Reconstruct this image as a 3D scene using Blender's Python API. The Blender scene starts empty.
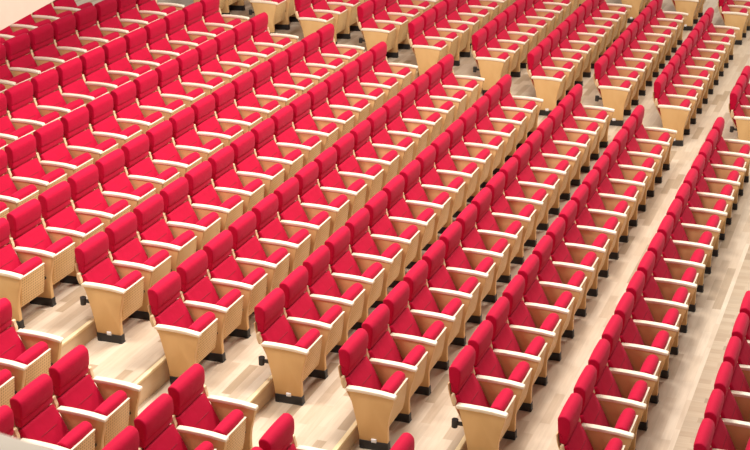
import bpy, bmesh, math, random
from mathutils import Matrix, Vector

# ---------------------------------------------------------------- camera
scene = bpy.context.scene
ZS = 2.0                                    # lifts the whole hall so that the lowest floor is near zero
cam_data = bpy.data.cameras.new('camera')
cam = bpy.data.objects.new('camera', cam_data)
scene.collection.objects.link(cam)
FPX = 1340.02
CAM = (5.20092, -22.12304, 5.79201)
MR = [[0.923328, 0.379362, -0.059589], [-0.091258, 0.367494, 0.925538], [-0.373012, 0.849137, -0.373937]]
cam_data.sensor_width = 36.0
cam_data.lens = FPX / 750.0 * 36.0
cam_data.clip_end = 200
cam_data.dof.use_dof = True
cam_data.dof.focus_distance = 13.5
cam_data.dof.aperture_fstop = 4.5
cam.matrix_world = Matrix(((MR[0][0], MR[1][0], -MR[2][0], CAM[0]),
                           (MR[0][1], MR[1][1], -MR[2][1], CAM[1]),
                           (MR[0][2], MR[1][2], -MR[2][2], CAM[2] + ZS),
                           (0, 0, 0, 1)))
scene.camera = cam

# ---------------------------------------------------------------- world, lights, exposure
scene.view_settings.view_transform = 'Standard'
scene.view_settings.look = 'None'
scene.view_settings.exposure = 0.0
scene.view_settings.gamma = 1.0
scene.view_settings.use_curve_mapping = False
world = bpy.data.worlds.new('hall_ambient')
scene.world = world
world.use_nodes = True
bg = world.node_tree.nodes['Background']
bg.inputs['Color'].default_value = (1.0, 0.94, 0.88, 1)
bg.inputs['Strength'].default_value = 0.42


def area_light(name, loc, target, size, energy, color=(1.0, 0.95, 0.88)):
    l = bpy.data.lights.new(name, 'AREA')
    l.shape = 'RECTANGLE'
    l.size, l.size_y = size
    l.energy = energy
    l.color = color
    o = bpy.data.objects.new(name, l)
    o.location = loc
    o.rotation_euler = (Vector(target) - Vector(loc)).to_track_quat('-Z', 'Y').to_euler()
    scene.collection.objects.link(o)
    return o


area_light('ceiling_light_middle', (4.6, 0.0, 11.0), (-0.8, -5.0, 1.5), (3.0, 3.0), 900)
area_light('ceiling_light_front', (0.8, -8.0, 10.5), (-2.8, -10.5, 1.5), (3.0, 2.5), 1150, (1.0, 0.96, 0.92))
area_light('ceiling_light_aisle', (-2.6, -13.6, 10.0), (-2.6, -13.2, 1.5), (3.0, 2.0), 700, (1.0, 0.96, 0.93))
area_light('ceiling_light_far', (3.5, 9.0, 11.5), (0.3, 5.0, 1.5), (3.0, 4.0), 450)

# ---------------------------------------------------------------- materials


def new_mat(name):
    m = bpy.data.materials.new(name)
    m.use_nodes = True
    nt = m.node_tree
    return m, nt, nt.nodes['Principled BSDF']


def N(nt, kind, **kw):
    n = nt.nodes.new(kind)
    for k, v in kw.items():
        if k in n.inputs:
            n.inputs[k].default_value = v
        else:
            setattr(n, k, v)
    return n


def fabric_mat():
    m, nt, b = new_mat('red_woven_fabric')
    tc = N(nt, 'ShaderNodeTexCoord')
    info = N(nt, 'ShaderNodeObjectInfo')
    n1 = N(nt, 'ShaderNodeTexNoise', Scale=9.0, Detail=3.0)
    n2 = N(nt, 'ShaderNodeTexNoise', Scale=420.0, Detail=1.0)
    nt.links.new(tc.outputs['Object'], n1.inputs['Vector'])
    nt.links.new(tc.outputs['Object'], n2.inputs['Vector'])
    mix = N(nt, 'ShaderNodeMix', data_type='RGBA')
    mix.inputs[6].default_value = (0.43, 0.0008, 0.025, 1)
    mix.inputs[7].default_value = (0.51, 0.0015, 0.036, 1)
    nt.links.new(n1.outputs['Fac'], mix.inputs[0])
    nt.links.new(mix.outputs[2], b.inputs['Base Color'])
    b.inputs['Roughness'].default_value = 0.75
    b.inputs['Specular IOR Level'].default_value = 0.12
    b.inputs['Sheen Weight'].default_value = 0.14
    b.inputs['Sheen Roughness'].default_value = 0.45
    b.inputs['Sheen Tint'].default_value = (1.0, 0.45, 0.55, 1)
    bump = N(nt, 'ShaderNodeBump', Strength=0.35, Distance=0.012)
    nt.links.new(n1.outputs['Fac'], bump.inputs['Height'])
    bump2 = N(nt, 'ShaderNodeBump', Strength=0.2, Distance=0.001)
    nt.links.new(n2.outputs['Fac'], bump2.inputs['Height'])
    nt.links.new(bump.outputs['Normal'], bump2.inputs['Normal'])
    nt.links.new(bump2.outputs['Normal'], b.inputs['Normal'])
    return m


def wood_mat(name, c0, c1, rough=0.45, axis=(1, 1, 1), holes=False):
    m, nt, b = new_mat(name)
    tc = N(nt, 'ShaderNodeTexCoord')
    mp = N(nt, 'ShaderNodeMapping')
    mp.inputs['Scale'].default_value = axis
    info = N(nt, 'ShaderNodeObjectInfo')
    add = N(nt, 'ShaderNodeVectorMath', operation='ADD')
    mul = N(nt, 'ShaderNodeMath', operation='MULTIPLY')
    mul.inputs[1].default_value = 37.0
    nt.links.new(info.outputs['Random'], mul.inputs[0])
    nt.links.new(tc.outputs['Object'], add.inputs[0])
    nt.links.new(mul.outputs[0], add.inputs[1])
    nt.links.new(add.outputs[0], mp.inputs['Vector'])
    n1 = N(nt, 'ShaderNodeTexNoise', Scale=6.0, Detail=4.0, Distortion=0.6)
    nt.links.new(mp.outputs['Vector'], n1.inputs['Vector'])
    ramp = N(nt, 'ShaderNodeValToRGB')
    ramp.color_ramp.elements[0].position = 0.3
    ramp.color_ramp.elements[0].color = (*c0, 1)
    ramp.color_ramp.elements[1].position = 0.7
    ramp.color_ramp.elements[1].color = (*c1, 1)
    nt.links.new(n1.outputs['Fac'], ramp.inputs['Fac'])
    out = ramp.outputs['Color']
    if holes:
        # a regular grid of small drilled holes over the panel face (object Y and Z)
        sep = N(nt, 'ShaderNodeSeparateXYZ')
        nt.links.new(tc.outputs['Object'], sep.inputs[0])

        def cell(sock, off):
            a = N(nt, 'ShaderNodeMath', operation='MULTIPLY_ADD')
            a.inputs[1].default_value = 1 / 0.030
            a.inputs[2].default_value = off
            nt.links.new(sock, a.inputs[0])
            f = N(nt, 'ShaderNodeMath', operation='FRACT')
            nt.links.new(a.outputs[0], f.inputs[0])
            s = N(nt, 'ShaderNodeMath', operation='SUBTRACT')
            s.inputs[1].default_value = 0.5
            nt.links.new(f.outputs[0], s.inputs[0])
            return s.outputs[0]
        cy, cz = cell(sep.outputs['Y'], 50.0), cell(sep.outputs['Z'], 50.0)
        comb = N(nt, 'ShaderNodeCombineXYZ')
        nt.links.new(cy, comb.inputs['X'])
        nt.links.new(cz, comb.inputs['Y'])
        ln = N(nt, 'ShaderNodeVectorMath', operation='LENGTH')
        nt.links.new(comb.outputs[0], ln.inputs[0])
        lt = N(nt, 'ShaderNodeMath', operation='LESS_THAN')
        lt.inputs[1].default_value = 0.29
        nt.links.new(ln.outputs['Value'], lt.inputs[0])
        geo = N(nt, 'ShaderNodeNewGeometry')
        mix = N(nt, 'ShaderNodeMix', data_type='RGBA')
        mix.inputs[7].default_value = (0.44, 0.26, 0.10, 1)
        nt.links.new(lt.outputs[0], mix.inputs[0])
        nt.links.new(out, mix.inputs[6])
        out = mix.outputs[2]
    nt.links.new(out, b.inputs['Base Color'])
    b.inputs['Roughness'].default_value = rough
    b.inputs['Specular IOR Level'].default_value = 0.35
    return m


def floor_mat(name, across=False, tint=(1, 1, 1)):
    m, nt, b = new_mat(name)
    tc = N(nt, 'ShaderNodeTexCoord')
    mp = N(nt, 'ShaderNodeMapping')
    if not across:
        mp.inputs['Rotation'].default_value = (0, 0, math.radians(90))
    nt.links.new(tc.outputs['Object'], mp.inputs['Vector'])
    br = N(nt, 'ShaderNodeTexBrick')
    br.offset = 0.37
    br.inputs['Scale'].default_value = 1.0
    br.inputs['Brick Width'].default_value = 0.6
    br.inputs['Row Height'].default_value = 0.10
    br.inputs['Mortar Size'].default_value = 0.0016
    br.inputs['Mortar Smooth'].default_value = 0.3
    br.inputs['Color1'].default_value = (0, 0, 0, 1)
    br.inputs['Color2'].default_value = (1, 1, 1, 1)
    br.inputs['Mortar'].default_value = (0.3, 0.3, 0.3, 1)
    nt.links.new(mp.outputs['Vector'], br.inputs['Vector'])
    ramp = N(nt, 'ShaderNodeValToRGB')
    t = tint
    cols = [(0.06, (0.41, 0.30, 0.195)), (0.22, (0.53, 0.405, 0.285)), (0.5, (0.60, 0.475, 0.345)), (0.8, (0.65, 0.53, 0.40)), (1.0, (0.57, 0.455, 0.335))]
    e = ramp.color_ramp.elements
    while len(e) < len(cols):
        e.new(0.5)
    for el, (p, c) in zip(e, cols):
        el.position = p
        el.color = (c[0] * t[0], c[1] * t[1], c[2] * t[2], 1)
    nt.links.new(br.outputs['Color'], ramp.inputs['Fac'])
    mp2 = N(nt, 'ShaderNodeMapping')
    mp2.inputs['Scale'].default_value = (14, 1.2, 1) if not across else (1.2, 14, 1)
    nt.links.new(tc.outputs['Object'], mp2.inputs['Vector'])
    no = N(nt, 'ShaderNodeTexNoise', Scale=3.0, Detail=5.0, Distortion=0.4)
    nt.links.new(mp2.outputs['Vector'], no.inputs['Vector'])
    mul = N(nt, 'ShaderNodeMix', data_type='RGBA', blend_type='MULTIPLY')
    mul.inputs[0].default_value = 0.6
    r2 = N(nt, 'ShaderNodeValToRGB')
    r2.color_ramp.elements[0].position = 0.25
    r2.color_ramp.elements[0].color = (0.80, 0.76, 0.72, 1)
    r2.color_ramp.elements[1].position = 0.7
    r2.color_ramp.elements[1].color = (1, 1, 1, 1)
    nt.links.new(no.outputs['Fac'], r2.inputs['Fac'])
    nt.links.new(ramp.outputs['Color'], mul.inputs[6])
    nt.links.new(r2.outputs['Color'], mul.inputs[7])
    nt.links.new(mul.outputs[2], b.inputs['Base Color'])
    b.inputs['Roughness'].default_value = 0.42
    b.inputs['Specular IOR Level'].default_value = 0.4
    return m


def plain_mat(name, c, rough=0.5, metallic=0.0):
    m, nt, b = new_mat(name)
    tc = N(nt, 'ShaderNodeTexCoord')
    no = N(nt, 'ShaderNodeTexNoise', Scale=5.0, Detail=2.0)
    nt.links.new(tc.outputs['Object'], no.inputs['Vector'])
    mix = N(nt, 'ShaderNodeMix', data_type='RGBA')
    mix.inputs[6].default_value = (*[v * 0.93 for v in c], 1)
    mix.inputs[7].default_value = (*[min(1, v * 1.05) for v in c], 1)
    nt.links.new(no.outputs['Fac'], mix.inputs[0])
    nt.links.new(mix.outputs[2], b.inputs['Base Color'])
    b.inputs['Roughness'].default_value = rough
    b.inputs['Metallic'].default_value = metallic
    return m


M_RED = fabric_mat()
M_SEAM = plain_mat('dark_red_seam', (0.28, 0.002, 0.018), 0.9)
M_PANEL = wood_mat('beech_side_panel', (0.66, 0.40, 0.165), (0.70, 0.44, 0.19), 0.45, (1, 1, 0.35))
M_ARM = wood_mat('pale_beech_armrest', (0.80, 0.66, 0.48), (0.88, 0.77, 0.62), 0.35, (0.4, 2, 2))
M_PAN = wood_mat('perforated_beech_seat_pan', (0.68, 0.44, 0.19), (0.75, 0.51, 0.25), 0.45, (1, 0.5, 1), holes=True)
M_SHELL = wood_mat('beech_back_shell', (0.66, 0.42, 0.20), (0.76, 0.52, 0.27), 0.45, (1, 1, 0.4))
M_BRACKET = wood_mat('light_beech_bracket', (0.68, 0.47, 0.26), (0.76, 0.56, 0.34), 0.4)
M_BLACK = plain_mat('black_metal_foot', (0.016, 0.014, 0.014), 0.5)
M_SILVER = plain_mat('satin_white_metal', (0.85, 0.86, 0.88), 0.3, 0.0)
M_FLOOR = floor_mat('oak_plank_floor')
M_STRIP = floor_mat('cross_laid_oak_strip', across=True, tint=(0.72, 0.67, 0.60))
M_RISER = wood_mat('oak_riser_board', (0.60, 0.42, 0.25), (0.70, 0.51, 0.32), 0.5, (1, 0.2, 1))
M_NOSE = wood_mat('pale_step_nosing', (0.74, 0.56, 0.30), (0.84, 0.66, 0.40), 0.4, (1, 0.3, 1))
M_PLASTER = plain_mat('cream_plaster', (0.50, 0.39, 0.30), 0.7)
M_PARAPET = plain_mat('cream_painted_parapet', (0.86, 0.73, 0.57), 0.6)

# ---------------------------------------------------------------- mesh helpers


def link(name, me, parent=None, loc=(0, 0, 0)):
    o = bpy.data.objects.new(name, me)
    scene.collection.objects.link(o)
    o.parent = parent
    o.location = loc
    return o


def finish(bm, name, mat, smooth=True, angle=40):
    bmesh.ops.remove_doubles(bm, verts=bm.verts, dist=1e-6)
    bmesh.ops.recalc_face_normals(bm, faces=bm.faces)
    me = bpy.data.meshes.new(name)
    bm.to_mesh(me)
    bm.free()
    me.materials.append(mat)
    if smooth:
        me.polygons.foreach_set('use_smooth', [True] * len(me.polygons))
        me.set_sharp_from_angle(angle=math.radians(angle))
    return me


def round_poly(pts, radii, n=5):
    """a closed 2-D outline with every corner rounded"""
    out = []
    L = len(pts)
    for i in range(L):
        p0, p1, p2 = Vector(pts[i - 1]), Vector(pts[i]), Vector(pts[(i + 1) % L])
        r = radii[i] if isinstance(radii, (list, tuple)) else radii
        a, b = (p0 - p1), (p2 - p1)
        ra, rb = min(r, a.length * 0.49), min(r, b.length * 0.49)
        if r <= 0:
            out.append(p1.copy())
            continue
        A, B = p1 + a.normalized() * ra, p1 + b.normalized() * rb
        for j in range(n + 1):
            t = j / n
            out.append(A * (1 - t) ** 2 + p1 * 2 * t * (1 - t) + B * t * t)
    return out


def inset(pts, d):
    L = len(pts)
    area = sum(pts[i].x * pts[(i + 1) % L].y - pts[(i + 1) % L].x * pts[i].y for i in range(L))
    s = 1 if area > 0 else -1
    out = []
    for i in range(L):
        t = (pts[(i + 1) % L] - pts[i - 1])
        if t.length < 1e-9:
            out.append(pts[i].copy())
            continue
        t.normalize()
        out.append(pts[i] + Vector((-t.y, t.x)) * s * d)
    return out


def sweep(bm, outline, y0, y1, r=0.0, seg=4, belly=0.0, nspan=1):
    """outline in (x, z) swept along y; the ends are rounded with radius r; belly swells the middle"""
    rings = []
    if r > 0:
        for j in range(seg + 1):
            a = math.pi / 2 * j / seg
            rings.append((y0 + r * (1 - math.sin(a)) if False else y0 + r * (1 - math.cos(math.pi / 2 - a)) * 0 + r * (1 - math.cos(a)), r * (1 - math.sin(a))))
        mid0, mid1 = y0 + r, y1 - r
    else:
        rings.append((y0, 0))
        mid0, mid1 = y0, y1
    for j in range(1, nspan):
        t = j / nspan
        rings.append((mid0 + (mid1 - mid0) * t, -belly * math.sin(math.pi * t)))
    if r > 0:
        for j in range(seg + 1):
            a = math.pi / 2 * (1 - j / seg)
            rings.append((y1 - r * (1 - math.cos(a)), r * (1 - math.sin(a))))
    else:
        rings.append((y1, 0))
    prev = None
    first = None
    for y, d in rings:
        pts = inset(outline, d) if d else outline
        vs = [bm.verts.new((p.x, y, p.y)) for p in pts]
        if prev:
            for i in range(len(vs)):
                j = (i + 1) % len(vs)
                bm.faces.new((prev[i], prev[j], vs[j], vs[i]))
        else:
            first = vs
        prev = vs
    bm.faces.new(first)
    bm.faces.new(list(reversed(prev)))


def box(bm, x0, x1, y0, y1, z0, z1):
    v = [bm.verts.new(p) for p in ((x0, y0, z0), (x1, y0, z0), (x1, y1, z0), (x0, y1, z0), (x0, y0, z1), (x1, y0, z1), (x1, y1, z1), (x0, y1, z1))]
    for f in ((0, 3, 2, 1), (4, 5, 6, 7), (0, 1, 5, 4), (1, 2, 6, 5), (2, 3, 7, 6), (3, 0, 4, 7)):
        bm.faces.new([v[i] for i in f])


def rbox(bm, x0, x1, y0, y1, z0, z1, r):
    sweep(bm, round_poly([(x0, z0), (x1, z0), (x1, z1), (x0, z1)], r, 3), y0, y1, r, 3)


def cyl(bm, c, axis, r, h, n=16, r2=None):
    m = Vector(axis).to_track_quat('Z', 'Y').to_matrix().to_4x4()
    m.translation = Vector(c)
    bmesh.ops.create_cone(bm, cap_ends=True, segments=n, radius1=r, radius2=r if r2 is None else r2, depth=h, matrix=m)


# ---------------------------------------------------------------- the raked floor
S = 0.55                                     # seat pitch
KAP = 0.00043450842
ROWS = {                                     # row: (x of armrest tips, floor height, phase)
    -1: (4.137, -1.345, 21.99),
    0: (3.0023, -1.1514, 22.3853), 1: (1.9253, -0.9425, 21.9545), 2: (0.9581, -0.7679, 22.4367),
    3: (-0.0426, -0.6022, 21.8936), 4: (-1.0233, -0.4086, 22.4271), 5: (-1.9677, -0.1700, 22.0188),
    6: (-2.9242, 0.0153, 22.6016), 7: (-3.8675, 0.2436, 22.2490), 8: (-4.8205, 0.4547, 22.8281),
    9: (-5.7987, 0.6863, 22.3612), 10: (-6.754, 0.915, 22.90),
}
H = 0.587
Y0, Y1 = -21.0, 16.0


def place(k, i, dx=0.0, dz=0.0):
    x, z, i0 = ROWS[k]
    y = (i - i0) * S
    return Vector((x + KAP * y * y / 2 + dx, y, z + dz + ZS))


def project(p):
    v = [p[0] - CAM[0], p[1] - CAM[1], p[2] - ZS - CAM[2]]
    a, b, c = [sum(r[j] * v[j] for j in range(3)) for r in MR]
    return (375 + FPX * a / c, 225 - FPX * b / c) if c > 0.1 else (-9999, -9999)


# one continuous stepped floor of planks; its risers and nosings are trim of their own
bm = bmesh.new()
prof = []
for k in range(10, -2, -1):
    x, z, _ = ROWS[k]
    xb = x - 0.425
    if k == 10:
        prof.append((x - 4.0, z + ZS))
    else:
        prof.append((xb, ROWS[k + 1][1] + ZS))
        prof.append((xb, z + ZS))
prof.append((8.5, ROWS[-1][1] + ZS))
prof += [(8.5, 0.0), (prof[0][0], 0.0)]
vs0 = [bm.verts.new((p[0], Y0, p[1])) for p in prof]
vs1 = [bm.verts.new((p[0], Y1, p[1])) for p in prof]
for i in range(len(prof)):
    j = (i + 1) % len(prof)
    bm.faces.new((vs0[i], vs0[j], vs1[j], vs1[i]))
bm.faces.new(vs0)
bm.faces.new(list(reversed(vs1)))
fl = link('floor', finish(bm, 'floor', M_FLOOR, smooth=False))
fl['kind'] = 'structure'
n = 0
for k in range(9, -2, -1):
    x, z, _ = ROWS[k]
    zt = ROWS[k + 1][1]
    xb = x - 0.425
    n += 1
    bm = bmesh.new()
    box(bm, xb - 0.002, xb + 0.012, Y0, Y1, z + ZS, zt + ZS - 0.028)
    t = link('trim_%d' % n, finish(bm, 'riser', M_RISER, smooth=False))
    t['kind'] = 'structure'
    bm = bmesh.new()
    sweep(bm, round_poly([(xb - 0.028, zt + ZS - 0.028), (xb + 0.018, zt + ZS - 0.028), (xb + 0.018, zt + ZS + 0.002), (xb - 0.028, zt + ZS + 0.002)], 0.006, 2), Y0, Y1)
    n += 1
    t = link('trim_%d' % n, finish(bm, 'nosing', M_NOSE))
    t['kind'] = 'structure'
# the strip of cross-laid boards at the edge of the front tier
bm = bmesh.new()
x, z, _ = ROWS[0]
box(bm, x + 0.25, ROWS[-1][0] - 0.455, Y0, Y1, z + ZS - 0.01, z + ZS + 0.003)
t = link('trim_%d' % (n + 1), finish(bm, 'edge_boards', M_STRIP, smooth=False))
t['kind'] = 'structure'

# upper gallery over the rear rows: its fascia and underside
GA, GB = Vector((-3.76, -11.1)), Vector((-4.05, -9.66))
gd = (GB - GA).normalized()
gn = Vector((-gd.y, gd.x))
gz = 0.686 + 2.0 + ZS
bm = bmesh.new()
p0, p1 = GA - gd * 7.0, GA + gd * 9.0
corners = [p0, p1, p1 + gn * 0.25, p0 + gn * 0.25]
for lo, hi, q in ((gz, gz + 0.62, corners),):
    a = [bm.verts.new((c.x, c.y, lo)) for c in q]
    b = [bm.verts.new((c.x, c.y, hi)) for c in q]
    for i in range(4):
        j = (i + 1) % 4
        bm.faces.new((a[i], a[j], b[j], b[i]))
    bm.faces.new(a[::-1])
    bm.faces.new(b)
g = link('wall_gallery', finish(bm, 'gallery_front', M_PLASTER, smooth=False))
g['kind'] = 'structure'

# parapet of the side gallery, close to the viewer
PA, PB, PZ = Vector((2.97, -19.641)), Vector((3.206, -19.675)), 3.99 + ZS
pd = (PB - PA).normalized()
pn = Vector((-pd.y, pd.x))
if (Vector((CAM[0], CAM[1])) - PA).dot(pn) < 0:
    pn = -pn
bm = bmesh.new()
a0, a1 = PA - pd * 2.5, PB + pd * 0.08
q = [a0, a1, a1 + pn * 0.22, a0 + pn * 0.22]
if (q[1] - q[0]).cross(q[2] - q[1]) < 0:
    q.reverse()
a = [bm.verts.new((c.x, c.y, PZ - 0.9)) for c in q]
b = [bm.verts.new((c.x, c.y, PZ)) for c in q]
for i in range(4):
    j = (i + 1) % 4
    bm.faces.new((a[i], a[j], b[j], b[i]))
bm.faces.new(a[::-1])
bm.faces.new(b)
bmesh.ops.bevel(bm, geom=[e for e in bm.edges], offset=0.02, segments=3, affect='EDGES', profile=0.5)
g = link('wall_parapet', finish(bm, 'parapet', M_PARAPET))
g['kind'] = 'structure'

# ---------------------------------------------------------------- the theatre chair
OX, OY = 0.235, -0.275                        # from (armrest tip, near panel) to the middle of the chair


def shifted(bm, name, mat, **kw):
    bmesh.ops.translate(bm, verts=bm.verts, vec=(OX, OY, 0))
    return finish(bm, name, mat, **kw)


def panel_mesh():
    bm = bmesh.new()
    pts = [(-0.462, 0.595), (-0.445, 0.565), (-0.425, 0.47), (-0.392, 0.28), (-0.378, 0.16), (-0.372, 0.085),
           (-0.092, 0.085), (-0.088, 0.20), (-0.082, 0.27), (-0.070, 0.335), (-0.050, 0.405), (-0.018, 0.50), (-0.004, 0.562), (-0.12, 0.580), (-0.30, 0.590)]
    out = [Vector(p) for p in pts]
    sweep(bm, out, -0.024, 0.024, 0.005, 2)
    return shifted(bm, 'side_panel', M_PANEL, angle=30)


def armrest_mesh():
    bm = bmesh.new()
    top = [(-0.478, 0.608), (-0.464, 0.618), (-0.36, 0.619), (-0.24, 0.615), (-0.13, 0.608), (-0.04, 0.595), (0.000, 0.588), (0.008, 0.580)]
    bot = [(0.007, 0.560), (-0.04, 0.563), (-0.13, 0.574), (-0.24, 0.581), (-0.36, 0.585), (-0.46, 0.584), (-0.476, 0.590)]
    sweep(bm, [Vector(p) for p in top + bot], -0.032, 0.032, 0.007, 3)
    return shifted(bm, 'armrest', M_ARM, angle=50)


def foot_mesh():
    bm = bmesh.new()
    sweep(bm, round_poly([(-0.378, 0.0), (-0.088, 0.0), (-0.086, 0.09), (-0.376, 0.09)], 0.006, 2), -0.032, 0.032, 0.004, 2)
    for xx in (-0.345, -0.105):
        rbox(bm, xx - 0.020, xx + 0.020, -0.036, 0.036, 0.0, 0.012, 0.004)
        for yy in (-0.030, 0.030):
            cyl(bm, (xx, yy, 0.018), (0, 0, 1), 0.008, 0.014, 8)
    return shifted(bm, 'foot', M_BLACK)


def headrest_mesh():
    bm = bmesh.new()
    o = round_poly([(-0.463, 0.765), (-0.447, 0.85), (-0.447, 0.930), (-0.495, 0.974), (-0.560, 0.955), (-0.557, 0.79)],
                   [0.018, 0.04, 0.030, 0.030, 0.03, 0.02], 4)
    sweep(bm, o, 0.050, 0.502, 0.013, 4, belly=0.005, nspan=6)
    return shifted(bm, 'headrest', M_RED, angle=60)


def neck_mesh():
    bm = bmesh.new()
    o = round_poly([(-0.492, 0.680), (-0.472, 0.715), (-0.468, 0.79), (-0.545, 0.80), (-0.545, 0.70)], [0.018, 0.015, 0.02, 0.01, 0.01], 4)
    sweep(bm, o, 0.052, 0.498, 0.012, 3, belly=0.003, nspan=4)
    return shifted(bm, 'neck_roll', M_RED, angle=60)


def backrest_mesh():
    bm = bmesh.new()
    pts = [(-0.472, 0.686), (-0.438, 0.618), (-0.406, 0.558), (-0.350, 0.428), (-0.285, 0.27), (-0.345, 0.235), (-0.540, 0.655)]
    o = round_poly(pts, [0.018, 0.05, 0.05, 0.05, 0.03, 0.02, 0.02], 4)
    sweep(bm, o, 0.038, 0.500, 0.020, 4, belly=0.006, nspan=6)
    return shifted(bm, 'backrest', M_RED, angle=60)


def seam_mesh():
    bm = bmesh.new()
    c = [(-0.385, 0.547)]
    for s in range(12):
        y0 = 0.17 + s * (0.235 / 12)
        y1 = y0 + 0.235 / 12
        t0, t1 = abs(2 * s / 12 - 1), abs(2 * (s + 1) / 12 - 1)
        r0, r1 = 0.003 * (1 - t0 ** 4) + 0.001, 0.003 * (1 - t1 ** 4) + 0.001
        m = Matrix.Translation((-0.3975, (y0 + y1) / 2, 0.5500)) @ Matrix.Rotation(-math.pi / 2, 4, 'X')
        bmesh.ops.create_cone(bm, cap_ends=False, segments=8, radius1=r0, radius2=r1, depth=y1 - y0, matrix=m)
    return shifted(bm, 'stitched_crease', M_SEAM)


def shell_mesh():
    bm = bmesh.new()
    mid = [(-0.340, 0.195), (-0.355, 0.230), (-0.448, 0.435), (-0.518, 0.590), (-0.550, 0.67), (-0.561, 0.73), (-0.564, 0.79)]
    out = [Vector((x + 0.005, z + 0.002)) for x, z in mid] + [Vector((x - 0.005, z - 0.002)) for x, z in reversed(mid)]
    sweep(bm, out, 0.040, 0.510, 0.004, 2)
    return shifted(bm, 'back_shell', M_SHELL, angle=35)


def upright_mesh():
    bm = bmesh.new()
    o = round_poly([(-0.485, 0.600), (-0.478, 0.640), (-0.490, 0.680), (-0.492, 0.715), (-0.518, 0.718), (-0.524, 0.665), (-0.505, 0.600)], 0.010, 3)
    sweep(bm, o, -0.020, 0.020, 0.004, 2)
    return shifted(bm, 'back_bracket', M_BRACKET, angle=50)


def cushion_mesh():
    bm = bmesh.new()
    o = round_poly([(-0.072, 0.510), (-0.068, 0.575), (-0.125, 0.608), (-0.190, 0.575), (-0.230, 0.40), (-0.250, 0.235), (-0.135, 0.215), (-0.098, 0.38)],
                   [0.02, 0.03, 0.05, 0.045, 0.06, 0.03, 0.02, 0.03], 4)
    sweep(bm, o, 0.070, 0.456, 0.020, 4, belly=0.007, nspan=6)
    return shifted(bm, 'seat_cushion', M_RED, angle=60)


def pan_mesh():
    bm = bmesh.new()
    mid = [(-0.058, 0.524), (-0.066, 0.47), (-0.084, 0.37), (-0.103, 0.28), (-0.125, 0.200)]
    out = [Vector((x + 0.008, z)) for x, z in mid] + [Vector((x - 0.008, z)) for x, z in reversed(mid)]
    sweep(bm, out, 0.062, 0.450, 0.004, 2)
    return shifted(bm, 'seat_pan', M_PAN, angle=35)


def pan_edge_mesh():
    bm = bmesh.new()
    rbox(bm, -0.068, -0.048, 0.060, 0.452, 0.522, 0.531, 0.003)
    return shifted(bm, 'pale_lip', M_ARM)


def hinge_mesh():
    bm = bmesh.new()
    for y0, y1 in ((0.024, 0.066), (0.450, 0.514)):
        cyl(bm, (-0.125, (y0 + y1) / 2, 0.33), (0, 1, 0), 0.017, y1 - y0, 12)
    return shifted(bm, 'hinge', M_BLACK)


def bracket_mesh():
    bm = bmesh.new()
    cyl(bm, (-0.498, -0.004, 0.415), (0.12, 0.0, 1.0), 0.028, 0.080, 18, 0.032)
    box(bm, -0.47, -0.40, -0.012, 0.012, 0.40, 0.43)
    return shifted(bm, 'black_cup_bracket', M_BLACK)


def light_mesh():
    bm = bmesh.new()
    rbox(bm, -0.252, -0.200, -0.036, -0.022, 0.080, 0.118, 0.005)
    return shifted(bm, 'step_light', M_SILVER)


MESH = dict(side_panel=panel_mesh(), armrest=armrest_mesh(), foot=foot_mesh(), headrest=headrest_mesh(), neck_roll=neck_mesh(),
            backrest=backrest_mesh(), stitched_crease=seam_mesh(), back_shell=shell_mesh(), seat_cushion=cushion_mesh(),
            back_bracket=upright_mesh(), seat_pan=pan_mesh(), pale_lip=pan_edge_mesh(), hinge=hinge_mesh(), black_cup_bracket=bracket_mesh(), step_light=light_mesh())


def add_part(name, parent, loc=(0, 0, 0)):
    return link(name, MESH[name], parent, loc)


def build_chair(near_end, far_end, cup):
    root = bpy.data.objects.new('theatre_chair', None)
    root.empty_display_size = 0.1
    scene.collection.objects.link(root)
    sides = [0.0] + ([S] if far_end else [])
    for yy in sides:
        p = add_part('side_panel', root, (0, yy, 0))
        add_part('armrest', p)['label'] = 'pale beech armrest'
        add_part('foot', p)['label'] = 'black metal foot'
        add_part('back_bracket', p)['label'] = 'pale curved bracket behind the armrest'
        if yy == 0 and near_end:
            add_part('step_light', p)['label'] = 'small silver step light'
            if cup:
                add_part('black_cup_bracket', p)['label'] = 'black cup-shaped bracket behind the panel'
    h = add_part('headrest', root)
    add_part('neck_roll', h)
    b = add_part('backrest', root)
    add_part('stitched_crease', b)['label'] = 'dark stitched crease'
    add_part('back_shell', root)['label'] = 'moulded beech back shell'
    add_part('seat_cushion', root)
    s = add_part('seat_pan', root)
    s['label'] = 'perforated beech seat pan'
    add_part('pale_lip', s)
    add_part('hinge', root)['label'] = 'black seat hinge'
    return root


def copy_chair(src):
    r = src.copy()
    scene.collection.objects.link(r)
    for ch in src.children:
        c = ch.copy()
        scene.collection.objects.link(c)
        c.parent = r
        for g in ch.children:
            d = g.copy()
            scene.collection.objects.link(d)
            d.parent = c
    return r


PROTO = {}
ORD = ['', 'first', 'second', 'third', 'fourth', 'fifth', 'sixth', 'seventh', 'eighth', 'ninth', 'tenth', 'eleventh', 'twelfth',
       'thirteenth', 'fourteenth', 'fifteenth', 'sixteenth', 'seventeenth']


def visible(k, i):
    pts = [project(place(k, i + dy, dx, dz)) for dy in (0.05, 1.0) for dx, dz in ((-0.53, 1.0), (-0.42, 0.75), (0.0, 0.58), (-0.1, 0.05), (-0.3, 0.05))]
    c = project(place(k, i + 0.5, -0.25, 0.6))
    xs, ys = [p[0] for p in pts], [p[1] for p in pts]
    ox = min(750, max(xs)) - max(0, min(xs))
    oy = min(450, max(ys)) - max(0, min(ys))
    return ox > 4 and oy > 4


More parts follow.
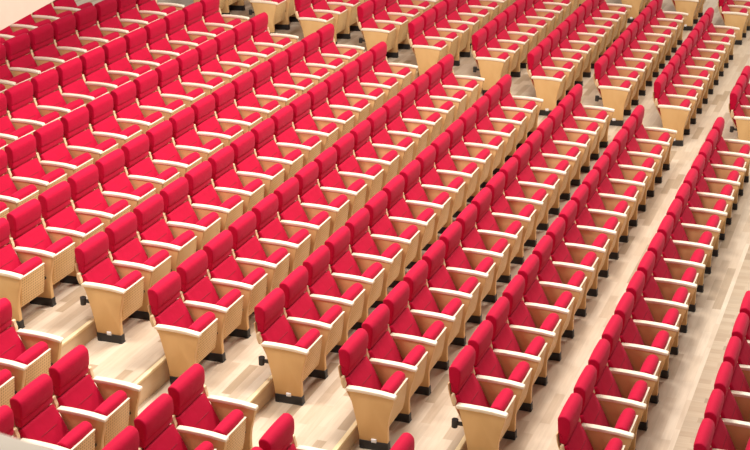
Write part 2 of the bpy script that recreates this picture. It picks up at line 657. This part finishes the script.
def put_chair(k, i, near_end, far_end, label, group, cup=False):
    key = (near_end, far_end, cup)
    if key not in PROTO:
        PROTO[key] = o = build_chair(near_end, far_end, cup)
    else:
        o = copy_chair(PROTO[key])
    p = place(k, i)
    o.location = (p.x - OX, p.y - OY, p.z)
    o['label'] = label
    o['category'] = 'theatre chair'
    o['group'] = group
    return o


GF = {0: 1.97, 1: 1.97, 2: 1.90, 3: 1.95, 4: 1.93, 5: 1.93, 6: 1.90, 7: 1.92, 8: 1.86, 9: 1.9, 10: 1.9, -1: 1.97}
GN = 1.965


def arms_of(k):
    return 17 if k % 2 == 0 else 16


def seats(block, k):
    """indices of the chairs of one block and row that show in the picture"""
    arms = arms_of(k)
    if block == 'centre':
        ids = [i for i in range(arms - 1) if not (k == 10 and i > 13)]
    elif k < 0:
        ids = []
    elif block == 'far':
        ids = [arms - 1 + GF[k] + i for i in range(9)]
    elif block == 'last':
        ids = [arms - 1 + GF[k] + 9 + 1.97 + i for i in range(3)]
    else:
        ids = [-GN - 1 - i for i in range(5)]
    return [(n, i) for n, i in enumerate(ids) if visible(k, i)]


def row_names(block, reverse=False):
    ks = [k for k in sorted(ROWS, reverse=reverse) if seats(block, k)]
    side = 'left' if reverse else 'right'
    return {k: '%s row from the %s' % (ORD[n + 1], side) for n, k in enumerate(ks)}


# centre block
rows = row_names('centre')
for k, row in rows.items():
    last = arms_of(k) - 2
    vis = seats('centre', k)
    for n, i in vis:
        if k >= 7:
            lab = 'red folded theatre chair, %s from far aisle, %s, centre block' % (ORD[last - i + 1], row)
        elif k == -1:
            lab = 'red folded theatre chair, %s up from the bottom, rightmost row of centre block' % ORD[i - vis[0][1] + 1]
        elif i == 0:
            lab = 'red aisle-end chair with step light, %s, centre block' % row
        else:
            lab = 'red folded theatre chair, %s from near aisle, %s, centre block' % (ORD[i + 1], row)
        put_chair(k, i, i == 0, i == last, lab, 'chairs in the centre block, %s' % row, i == 0 and k % 2 == 1)
# far block, beyond the cross aisle
for k, row in row_names('far').items():
    for n, i in seats('far', k):
        lab = ('red aisle-end chair with broad beech side, %s, far block' % row) if n == 0 else \
            'red folded theatre chair, %s from aisle, %s, far block' % (ORD[n + 1], row)
        put_chair(k, i, n == 0, n == 8, lab, 'chairs in the far block, %s' % row, n == 0 and k % 2 == 0)
# the block beyond the last aisle, cut by the top edge of the picture
for k, row in row_names('last').items():
    for n, i in seats('last', k):
        put_chair(k, i, n == 0, False, 'theatre chair at top edge past last aisle, %s from aisle, %s' % (ORD[n + 1], row), 'chairs beyond the last aisle')
# near block at the bottom
for k, row in row_names('near', True).items():
    for n, i in seats('near', k):
        put_chair(k, i, False, n == 0, 'red folded theatre chair, %s from aisle, %s, bottom corner block' % (ORD[n + 1], row), 'chairs in the bottom corner block')
